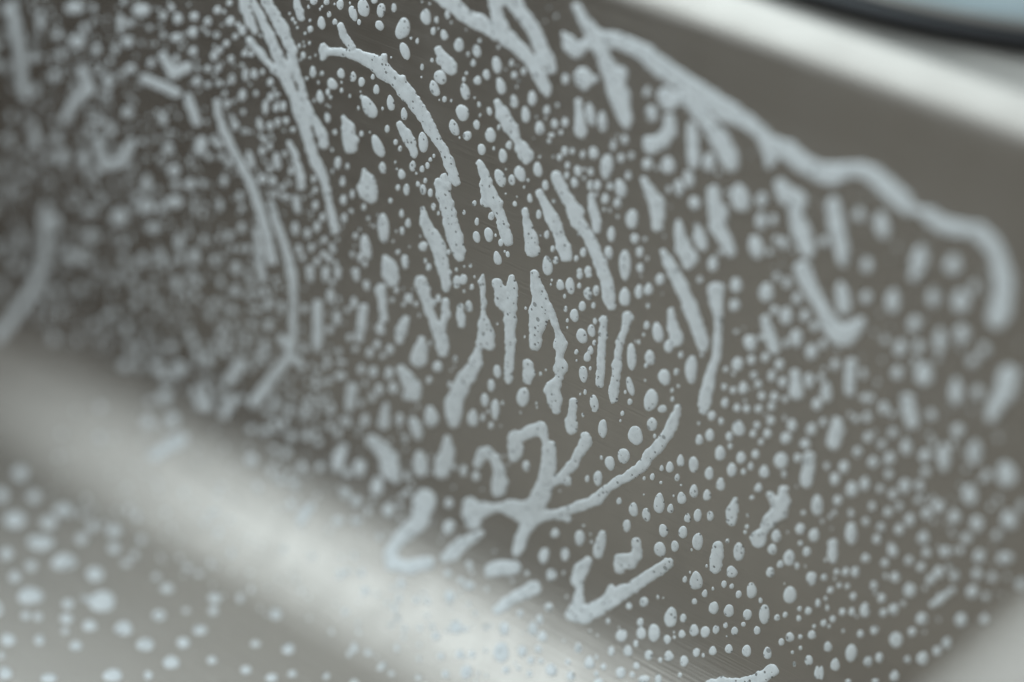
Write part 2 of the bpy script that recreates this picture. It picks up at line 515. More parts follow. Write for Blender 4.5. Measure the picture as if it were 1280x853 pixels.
# ---- streaks: (x0, y0, zoom, short reference or None, name, label, polylines of x y r in the zoomed tile)
A, B_, C_, D_, E_, F_ = (256, 0, Z5), (512, 0, Z5), (768, 0, Z5), (256, 171, Z5), (512, 171, Z5), (768, 171, Z5)
G_, H_, I_, J_, N_, O_ = (256, 342, Z5), (512, 342, Z5), (768, 342, Z5), (256, 513, Z5), (512, 513, Z5), (768, 513, Z5)
R_, S_, K_, L_, M_, Q_ = (512, 682, Z5), (768, 682, Z5), (1024, 171, Z5), (1024, 342, Z5), (1024, 513, Z5), (1024, 682, Z5)
P_ = (256, 682, Z5)
V1, V4, V6, V7 = (0, 0, Z3), (0, 280, Z3), (0, 563, Z3), (420, 563, Z3)
STREAKS = [
 ('braided streak', 'foam_streak', 'braided foam streak of several strands that cross and run into one tail',
  [(A, '230 -40 30, 250 60 30, 285 140 30, 312 200 24'),
   (A, '270 -40 24, 295 20 24, 345 90 25, 400 220 32, 450 340 40, 490 430 48, 520 520 38, 560 610 35, 600 720 45, 635 830 36, 660 930 34, 690 1010 36, 745 1120 28, 770 1240 24, 800 1370 28, 812 1440 28'),
   (A, '365 -40 30, 390 20 34, 440 100 40, 490 190 40, 545 320 36, 545 400 34, 590 500 25, 620 600 22, 605 660 30'),
   (A, '275 250 22, 350 340 22, 430 430 28, 490 470 35'),
   (A, '640 660 28, 690 760 25, 735 850 32, 745 895 34')]),
 ('horned arch streak', 'foam_streak', 'arched foam streak with a small horn, sweeping down beside the braided streak',
  [(A, '735 290 22, 735 360 22'), (A, '740 322 30, 850 325 26, 950 345 38, 1050 390 46, 1120 450 54, 1190 505 34, 1240 560 44, 1277 600 42, 1320 665 40, 1367 730 38, 1407 800 34, 1440 860 28, 1487 935 26, 1527 1025 30, 1557 1115 30, 1567 1140 24'),
   (A, '845 165 20, 870 230 22, 920 300 26'), (A, '1120 350 18, 1112 420 30'), (A, '1235 488 20, 1235 540 24')]),
 ('Y-shaped streak', 'foam_streak', 'large Y-shaped foam streak whose two right strands fork apart and end side by side',
  [(B_, '150 -50 40, 270 30 48, 330 90 42, 430 140 48, 540 200 46, 620 250 46, 700 320 40, 760 390 38, 810 470 38, 845 550 34, 860 585 22'),
   (B_, '530 -30 44, 545 80 36, 570 160 40, 600 220 38'), (B_, '540 -20 46, 640 -10 50, 700 90 40, 770 180 40, 810 280 40, 850 370 46, 880 425 34')]),
 ('long wavy streak', 'foam_streak', 'longest wavy foam streak, crossing itself and running along below the sink rim',
  [(B_, '1040 45 24, 1090 130 30, 1150 220 42, 1190 310 38, 1240 420 44, 1280 530 58, 1310 600 62, 1325 680 46, 1350 740 38, 1352 780 22'),
   (B_, '960 212 14, 1000 280 44, 1040 320 40, 1100 280 32, 1150 250 42'), (B_, '1312 460 42, 1290 560 50'),
   (B_, '1180 245 44, 1277 250 46, 1360 280 46, 1470 335 52, 1560 415 58, 1670 490 56, 1770 545 50, 1870 615 56, 1970 690 66, 2090 755 48, 2200 830 40, 2245 905 56, 2350 935 60, 2450 1015 58, 2555 1075 62, 2630 1090 72, 2730 1065 52, 2820 1058 44, 2900 1093 52, 2980 1173 62, 3070 1253 66, 3110 1303 42, 3172 1313 20, 3240 1343 50, 3310 1398 52, 3400 1423 56, 3480 1433 42, 3560 1453 54, 3630 1523 54, 3680 1623 56, 3700 1720 68, 3705 1830 70, 3678 1950 80, 3664 1990 66'),
   (B_, '2245 910 50, 2252 1000 38, 2246 1030 24')]),
 ('crooked arm streak', 'foam_streak', 'crooked arm of foam bending down just under the long wavy streak',
  [(C_, '320 600 50, 340 640 48, 420 600 38, 480 640 46, 540 720 48, 600 790 48, 670 890 56, 715 990 60, 730 1030 42')]),
 ('J-shaped hook', 'foam_streak', 'short fat J-shaped hook of foam left of the crooked arm',
  [(C_, '345 745 34, 345 820 40, 300 880 46, 230 910 48, 215 880 30')]),
 (None, 'foam_drip', 'straight foam drip hanging inside the bend of the crooked arm', [(C_, '480 790 26, 488 870 34, 494 960 38, 495 1030 30')]),
 (None, 'foam_drip', 'thick headless foam drip under the dip of the long wavy streak',
  [(F_, '1035 300 38, 1080 370 60, 1140 400 58, 1130 490 38, 1170 600 60, 1205 700 44, 1215 740 25')]),
 (None, 'foam_drip', 'tall plain foam drip hanging below the arch of the long wavy streak', [(K_, '90 430 48, 110 560 52, 140 680 48, 150 780 34')]),
 ('boomerang streak', 'foam_streak', 'boomerang of foam, a slanting arm ending in a fat upturned heel',
  [(F_, '1175 830 58, 1200 900 52, 1250 1000 44, 1300 1070 40, 1340 1160 56, 1398 1233 66, 1440 1250 56, 1490 1200 52, 1530 1160 34')]),
 ('forked thick streak', 'foam_streak', 'thick straight foam streak with two short prongs at its top',
  [(E_, '180 290 24, 205 350 42, 235 430 42, 255 530 45, 280 620 48, 305 700 40, 315 750 26'), (E_, '215 245 18, 235 310 28')]),
 (None, 'foam_drip', 'bent foam drip left of the thick two-pronged streak',
  [(E_, '82 450 16, 100 540 32, 140 620 40, 180 690 42, 200 770 38, 222 853 36, 230 920 28, 232 950 18')]),
 ('jagged streak', 'foam_streak', 'jagged foam streak with a thin neck, a swollen belly and a knobbly tail',
  [(E_, '440 165 20, 460 220 26, 480 300 38, 500 370 50, 475 410 30'), (E_, '500 380 46, 540 420 38, 560 480 28, 585 560 34, 610 640 34, 620 655 22')]),
 (None, 'foam_drip', 'club-shaped foam drip swelling to a round foot right of the jagged streak', [(E_, '718 470 20, 735 540 26, 755 620 38, 765 700 44, 770 715 38')]),
 (None, 'foam_drip', 'slanting foam drip with a waist and round foot, beside the long knotted streak', [(E_, '810 350 22, 850 430 26, 890 510 42, 930 600 32, 960 690 42, 975 745 38')]),
 ('knotted streak', 'foam_streak', 'long slanting foam streak with a knot half way and a rounded end',
  [(E_, '915 250 32, 950 320 35, 990 400 32, 1035 470 48, 1050 530 38, 1100 600 30, 1150 700 34, 1190 790 38, 1215 860 38, 1235 925 40, 1245 1003 38, 1258 1055 30')]),
 (None, 'foam_drip', 'slim foam drip right of the top of the knotted streak', [(E_, '1130 370 18, 1145 450 28, 1165 530 30, 1172 580 22')]),
 (None, 'foam_drip', 'teardrop foam drip ending among small drops above the jagged streak', [(B_, '545 640 18, 580 710 40, 630 800 42, 665 870 24, 700 925 40, 725 970 45, 730 988 35')]),
 (None, 'foam_drip', 'short slanting foam drip below the left end of the Y-shaped streak', [(B_, '180 310 22, 210 370 38, 250 420 45, 262 440 28')]),
 (None, 'foam_drip', 'upright foam drip below the crossing of the long wavy streak', [(B_, '1055 640 22, 1060 740 28, 1068 825 36')]),
 (None, 'foam_blob', 'fat round foam blob beside the crossing of the long wavy streak', [(B_, '1075 470 48, 1090 500 54, 1090 540 28')]),
 (None, 'foam_drip', 'tapering foam drip right of the braided streak, cut off by the top', [(A, '565 -20 16, 585 60 28, 600 110 26')]),
 (None, 'foam_drip', 'broad foam drip right of the tail of the braided streak', [(A, '862 735 16, 895 800 38, 910 880 44, 915 920 40')]),
 (None, 'foam_drip', 'slanting foam drip under the falling end of the horned arch streak', [(A, '1215 775 20, 1250 830 30, 1285 900 32, 1305 960 24')]),
 ('long faint streak', 'foam_streak', 'long soft foam streak left of the braided one, running nearly straight down',
  [(A, '75 640 22, 85 720 25, 125 830 28, 210 1003 32, 290 1153 32, 340 1303 32, 390 1473 32, 415 1630 34')]),
 ('kinked streak', 'foam_streak', 'long foam streak kinking sharply where the wall turns into the floor curve',
  [(D_, '415 420 26, 440 510 25, 480 620 28, 520 750 28, 545 860 30, 552 955 28, 555 1055 25, 550 1185 25, 545 1295 30, 520 1375 30, 450 1475 38, 370 1575 40, 310 1655 38'),
   (D_, '475 1255 28, 520 1310 28'), (D_, '560 1385 28, 610 1435 20')]),
 (None, 'foam_drip', 'thin foam drip between the long soft streak and the braided tail', [(D_, '530 40 18, 565 130 22, 600 250 25, 605 310 28')]),
 (None, 'foam_drip', 'soft foam drip just left of the lower end of the long soft streak', [(D_, '325 590 20, 340 720 22, 350 840 28')]),
 (None, 'foam_drip', 'wedge-shaped foam blob with a pointed top, under the horned arch', [(D_, '995 215 14, 1015 280 44, 1020 340 56, 1040 380 34'), (D_, '970 320 22, 1010 330 40')]),
 (None, 'foam_drip', 'pointed foam blob left of the bent drip', [(D_, '1125 755 18, 1150 810 44, 1160 870 48, 1165 905 35')]),
 (None, 'foam_drip', 'upright foam bar with a bulge at each end, right of the kinked streak', [(G_, '705 190 34, 705 300 30, 705 400 35, 700 460 30')]),
 (None, 'foam_drip', 'narrow leaning foam bar two drips right of the kinked streak', [(G_, '990 220 28, 980 300 25, 965 400 26')]),
 (None, 'foam_drip', 'narrow bowed foam bar left of the V-shaped streak', [(G_, '1095 100 32, 1110 180 24, 1115 280 26')]),
 (None, 'foam_drip', 'lens-shaped foam drip under the V-shaped streak, leaning towards it', [(G_, '1250 290 24, 1225 360 34, 1215 420 24')]),
 (None, 'foam_drip', 'short broad foam streak slanting over the floor curve beside the kinked streak', [(G_, '225 560 42, 180 630 38, 140 680 30')]),
 (None, 'foam_drip', 'lower short foam streak slanting over the floor curve left of the kinked end', [(G_, '170 790 38, 120 880 32')]),
 (None, 'foam_drip', 'small upright foam bar low on the wall, right of the kinked end', [(G_, '920 710 28, 910 790 28, 900 840 24')]),
 (None, 'foam_drip', 'heavy slanting foam blob below the V-shaped streak', [(G_, '1225 600 28, 1265 660 42, 1300 720 50, 1310 760 40')]),
 ('V-shaped streak', 'foam_streak', 'narrow V of foam, two strands meeting in one rounded foot',
  [(H_, '70 50 36, 90 110 36, 125 240 25, 170 340 28, 200 420 42, 210 490 36'), (H_, '225 180 20, 225 260 26, 200 350 25')]),
 (None, 'foam_drip', 'short leaf-like foam drip right of the V-shaped streak', [(H_, '315 200 16, 320 270 26, 325 318 24')]),
 ('arrow-topped streak', 'foam_streak', 'foam streak with a beaded thread and arrow head above a broad slanting leg',
  [(H_, '455 15 12, 450 50 18, 457 110 12, 460 180 18, 460 250 12, 465 320 34, 480 380 48, 455 430 34'), (H_, '480 390 45, 500 450 30'),
   (H_, '450 440 26, 430 470 22, 415 560 40, 360 640 52, 320 720 50, 280 800 54, 278 870 50, 272 930 34')]),
 ('tuning-fork streak', 'foam_streak', 'upright tuning-fork streak of foam with two stubby prongs and a long stem',
  [(H_, '545 62 28, 565 110 36, 570 170 38, 610 220 32'), (H_, '635 20 16, 640 80 30, 635 180 33, 625 300 36, 628 420 30, 622 540 26, 615 650 24, 615 670 18')]),
 ('A-shaped streak', 'foam_streak', 'A-shaped foam streak with one short thick leg and one long beaded leg',
  [(H_, '775 0 24, 790 80 36, 815 160 48, 810 240 60, 800 320 50, 785 400 38, 785 450 32'), (H_, '830 180 40, 860 220 35, 900 290 20, 925 360 17, 940 440 43, 935 510 20, 945 590 42, 935 650 22, 890 720 50, 910 800 40, 915 850 28')]),
 (None, 'foam_drip', 'squarish foam drip under the short leg of the A-shaped streak', [(H_, '735 560 26, 745 620 36, 740 662 28')]),
 (None, 'foam_drip', 'straight thin foam bar right of the beaded leg of the A-shaped streak', [(H_, '1210 290 24, 1205 400 24, 1195 520 23, 1188 620 24, 1190 690 23')]),
 (None, 'foam_drip', 'matchstick foam drip with a round head, second bar right of the A-shaped streak', [(I_, '82 275 34, 65 350 18, 35 430 22, 15 560 25, 8 650 28, -5 740 30, -3 790 22')]),
 (None, 'foam_drip', 'pin-shaped foam drip above the middle twig of the tree-shaped streak', [(H_, '1020 795 24, 1018 853 25, 1008 940 38, 1008 970 34')]),
 (None, 'foam_blob', 'bottle-shaped foam blob left of the foot of the V-shaped streak', [(H_, '75 420 24, 70 480 40, 55 530 54')]),
 (None, 'foam_drip', 'slanting lance of foam right of the knotted streak', [(F_, '305 720 18, 340 790 32, 375 860 36, 420 945 40, 470 1055 42, 510 1175 42, 545 1275 38, 555 1310 30')]),
 ('nail-shaped streak', 'foam_streak', 'nail-shaped foam streak with a flat top, thin shank and swollen foot',
  [(I_, '600 98 18, 665 92 20'), (I_, '632 110 48, 638 180 40, 650 270 24, 645 400 22, 635 520 26, 610 600 28, 580 720 38, 560 820 36, 555 853 28')]),
 (None, 'foam_drip', 'tapering foam drip left of the slanting lance, touching a small drop', [(I_, '350 240 18, 365 320 32, 385 400 40, 390 422 36')]),
 (None, 'foam_drip', 'leaning foam bar right of the nail-shaped streak', [(I_, '940 290 28, 970 390 36, 1000 472 34')]),
 (None, 'foam_drip', 'dumbbell-shaped foam bar below the boomerang streak', [(I_, '1130 630 32, 1130 690 34, 1135 750 42')]),
 (None, 'foam_drip', 'bent foam drip like a comma under the fat drops of the crooked arm', [(F_, '185 270 20, 220 340 30, 265 420 45, 270 500 40, 268 555 35')]),
 (None, 'foam_drip', 'boot-shaped foam drip between the comma drip and the crooked arm', [(F_, '400 540 20, 410 620 32, 430 700 48, 470 760 50, 455 795 32')]),
 (None, 'foam_drip', 'small carrot-shaped foam drip right of the boot-shaped drip', [(F_, '515 560 16, 530 620 32, 545 680 32')]),
 (None, 'foam_drip', 'long ragged foam drip below the foot of the crooked arm', [(F_, '615 340 36, 625 420 42, 650 480 58, 640 560 48, 690 640 42, 725 720 30')]),
 (None, 'foam_drip', 'small foam drip with a swollen foot above the comma-shaped blob', [(J_, '1125 10 24, 1115 80 38')]),
 (None, 'foam_drip', 'short leaning foam drip low on the wall above the pale floor curve', [(J_, '865 230 24, 840 290 40, 825 350 34')]),
 (None, 'foam_blob', 'comma-shaped foam blob with a dark bubble in its belly', [(J_, '1040 190 36, 1110 250 44, 1150 310 54, 1160 380 54, 1185 430 26')]),
 ('S-shaped streak', 'foam_streak', 'S-shaped foam streak with a round head lying over the pale floor curve',
  [(V7, '325 185 40, 310 260 30, 240 320 26, 200 375 22, 205 420 24, 270 432 26, 335 415 26')]),
 (None, 'foam_drip', 'pale foam dash slanting over the bright curve, with the S-shaped streak uphill', [(J_, '660 600 30, 620 650 30, 590 700 24')]),
 (None, 'foam_drip', 'long soft foam dash slanting over the bright curve towards the floor', [(V4, '665 790 30, 610 825 28, 560 855 22')]),
 ('hook-shaped streak', 'foam_streak', 'cane-shaped hook of foam with a fat drop at its end, beside the tree-shaped streak',
  [(N_, '430 330 30, 450 280 36, 490 262 28, 530 300 30, 560 370 33, 560 450 50, 555 500 44')]),
 (None, 'foam_drip', 'bean-shaped foam blob left of the cane-shaped hook', [(N_, '235 190 26, 240 260 40, 215 330 54, 200 380 46')]),
 ('tree-shaped streak', 'foam_streak', 'big tree-shaped foam streak with a curled crown and a long rising branch',
  [(N_, '655 170 38, 660 230 46, 655 280 38, 650 300 24'), (N_, '680 170 40, 760 130 36, 820 112 36, 826 90 20'),
   (N_, '835 150 24, 850 200 20, 865 250 42, 870 330 46, 850 430 50, 830 510 56, 790 590 60, 720 640 70, 620 610 48, 550 605 22, 480 615 38, 400 640 70'),
   (N_, '380 600 50, 400 700 44'), (N_, '885 220 26, 880 280 30'), (N_, '860 450 48, 940 430 26, 980 440 28, 992 460 12'),
   (N_, '955 415 24, 1015 340 32, 1060 260 30, 1100 200 38, 1095 165 30'), (N_, '740 650 60, 800 660 46, 880 655 30, 960 650 34, 985 675 20'),
   (N_, '960 635 28, 1090 590 32, 1170 555 34, 1230 490 27, 1277 460 28, 1367 410 31, 1447 350 34, 1507 270 37, 1567 210 33, 1607 150 30, 1637 90 37, 1662 30 24, 1672 -15 22'),
   (N_, '750 690 50, 710 770 36, 680 850 36, 672 885 28')]),
 (None, 'foam_drip', 'slanting foam drip with a thin tip under the round end of the tree-shaped streak', [(N_, '440 770 24, 380 800 28, 320 840 40, 270 890 42, 225 920 30')]),
 (None, 'foam_drip', 'upright foam drip above the upper arm of the check-mark streak', [(N_, '1200 775 24, 1185 850 33, 1178 890 30')]),
 (None, 'foam_drip', 'flat cushion-shaped foam bar lying below the tree-shaped streak', [(R_, '510 150 40, 560 140 46, 640 140 44, 655 140 40'), (R_, '495 175 26, 520 160 38')]),
 (None, 'foam_drip', 'bone-shaped foam drip with a bubble in its head, fading onto the bright curve', [(R_, '770 270 46, 740 285 40, 660 320 34, 590 370 34, 550 405 28')]),
 ('check-mark streak', 'foam_streak', 'check-mark shaped foam streak with a long rising arm near the bright curve',
  [(R_, '1110 100 27, 1070 150 43, 1045 220 34, 1060 280 20, 1050 360 40, 1030 430 52, 1090 430 56, 1180 390 44, 1277 320 52, 1337 290 46, 1397 260 36, 1477 200 37, 1557 150 38, 1607 115 35'), (R_, '1258 262 18, 1245 320 30')]),
 (None, 'foam_blob', 'mitten-shaped foam blob above the rising arm of the check-mark streak', [(S_, '140 -20 28, 138 70 34, 100 100 46, 45 100 44, 35 145 34')]),
 (None, 'foam_drip', 'plain sausage-shaped foam drip right of the check-mark streak', [(S_, '645 10 32, 640 80 38, 630 145 32')]),
 (None, 'foam_streak', 'foam streak crawling along the bright curve with a thick raised end', [(S_, '985 780 38, 920 820 40, 860 850 38, 760 862 28, 670 850 28, 600 868 25, 540 890 22')]),
 (None, 'foam_drip', 'small flame-shaped foam drip left of the antler-shaped streak', [(O_, '750 560 18, 735 630 36, 730 688 33')]),
 (None, 'foam_drip', 'upright foam bar above the antler-shaped streak', [(O_, '1215 300 40, 1205 380 38, 1195 450 36')]),
 ('antler-shaped streak', 'foam_streak', 'antler-shaped foam streak with two stubs on top and a round foot',
  [(O_, '965 525 20, 1000 570 30, 1040 590 40'), (O_, '1055 500 28, 1052 580 46, 1030 630 52, 960 700 44, 935 750 26, 900 800 50, 895 818 44')]),
 (None, 'foam_drip', 'soft upright foam bar below the heel of the boomerang streak', [(L_, '200 560 36, 195 650 32, 190 730 34')]),
 (None, 'foam_drip', 'large soft slanting foam blob below the end of the long wavy streak', [(L_, '1185 640 72, 1160 740 66, 1100 830 50, 1075 890 40')]),
 (None, 'foam_drip', 'soft tall foam drip between round drops below the boomerang streak', [(L_, '550 790 42, 565 870 46, 580 930 40')]),
 (None, 'foam_drip', 'pear-shaped foam drip right of the upright bar above the antler', [(M_, '115 80 36, 110 140 43, 90 200 48')]),
 (None, 'foam_drip', 'faint slanting foam dash among round drops near the front rim', [(Q_, '830 280 18, 760 335 25, 710 370 18')]),
 (None, 'foam_streak', 'blurred upright foam streak at the dark far end of the wall', [(V1, '45 20 26, 60 100 28, 75 200 28, 82 300 28, 95 360 24')]),
 ('bent end streak', 'foam_streak', 'foam streak at the far end of the wall bending down onto the floor curve', [(V4, '165 -60 26, 165 60 30, 165 150 32, 120 240 28, 60 330 28, -10 415 28')]),
 (None, 'foam_drip', 'blurred U-shaped foam drip on the dim far part of the wall', [(V1, '360 520 26, 385 610 28, 450 600 26, 480 530 24')]),
 (None, 'foam_drip', 'blurred V-shaped foam drip on the dim far part of the wall', [(V1, '600 210 20, 640 275 26, 690 250 24')]),
 (None, 'foam_drip', 'blurred slanting foam dash below the blurred V-shaped drip', [(V1, '530 290 24, 600 320 24, 650 345 20')]),
 (None, 'foam_drip', 'blurred hooked foam drip on the darkest far part of the wall', [(V1, '300 260 24, 330 330 28, 270 380 28, 240 440 26')]),
 (None, 'foam_drip', 'blurred short foam drip under the blurred slanting dash', [(V1, '690 360 20, 725 450 20')]),
]

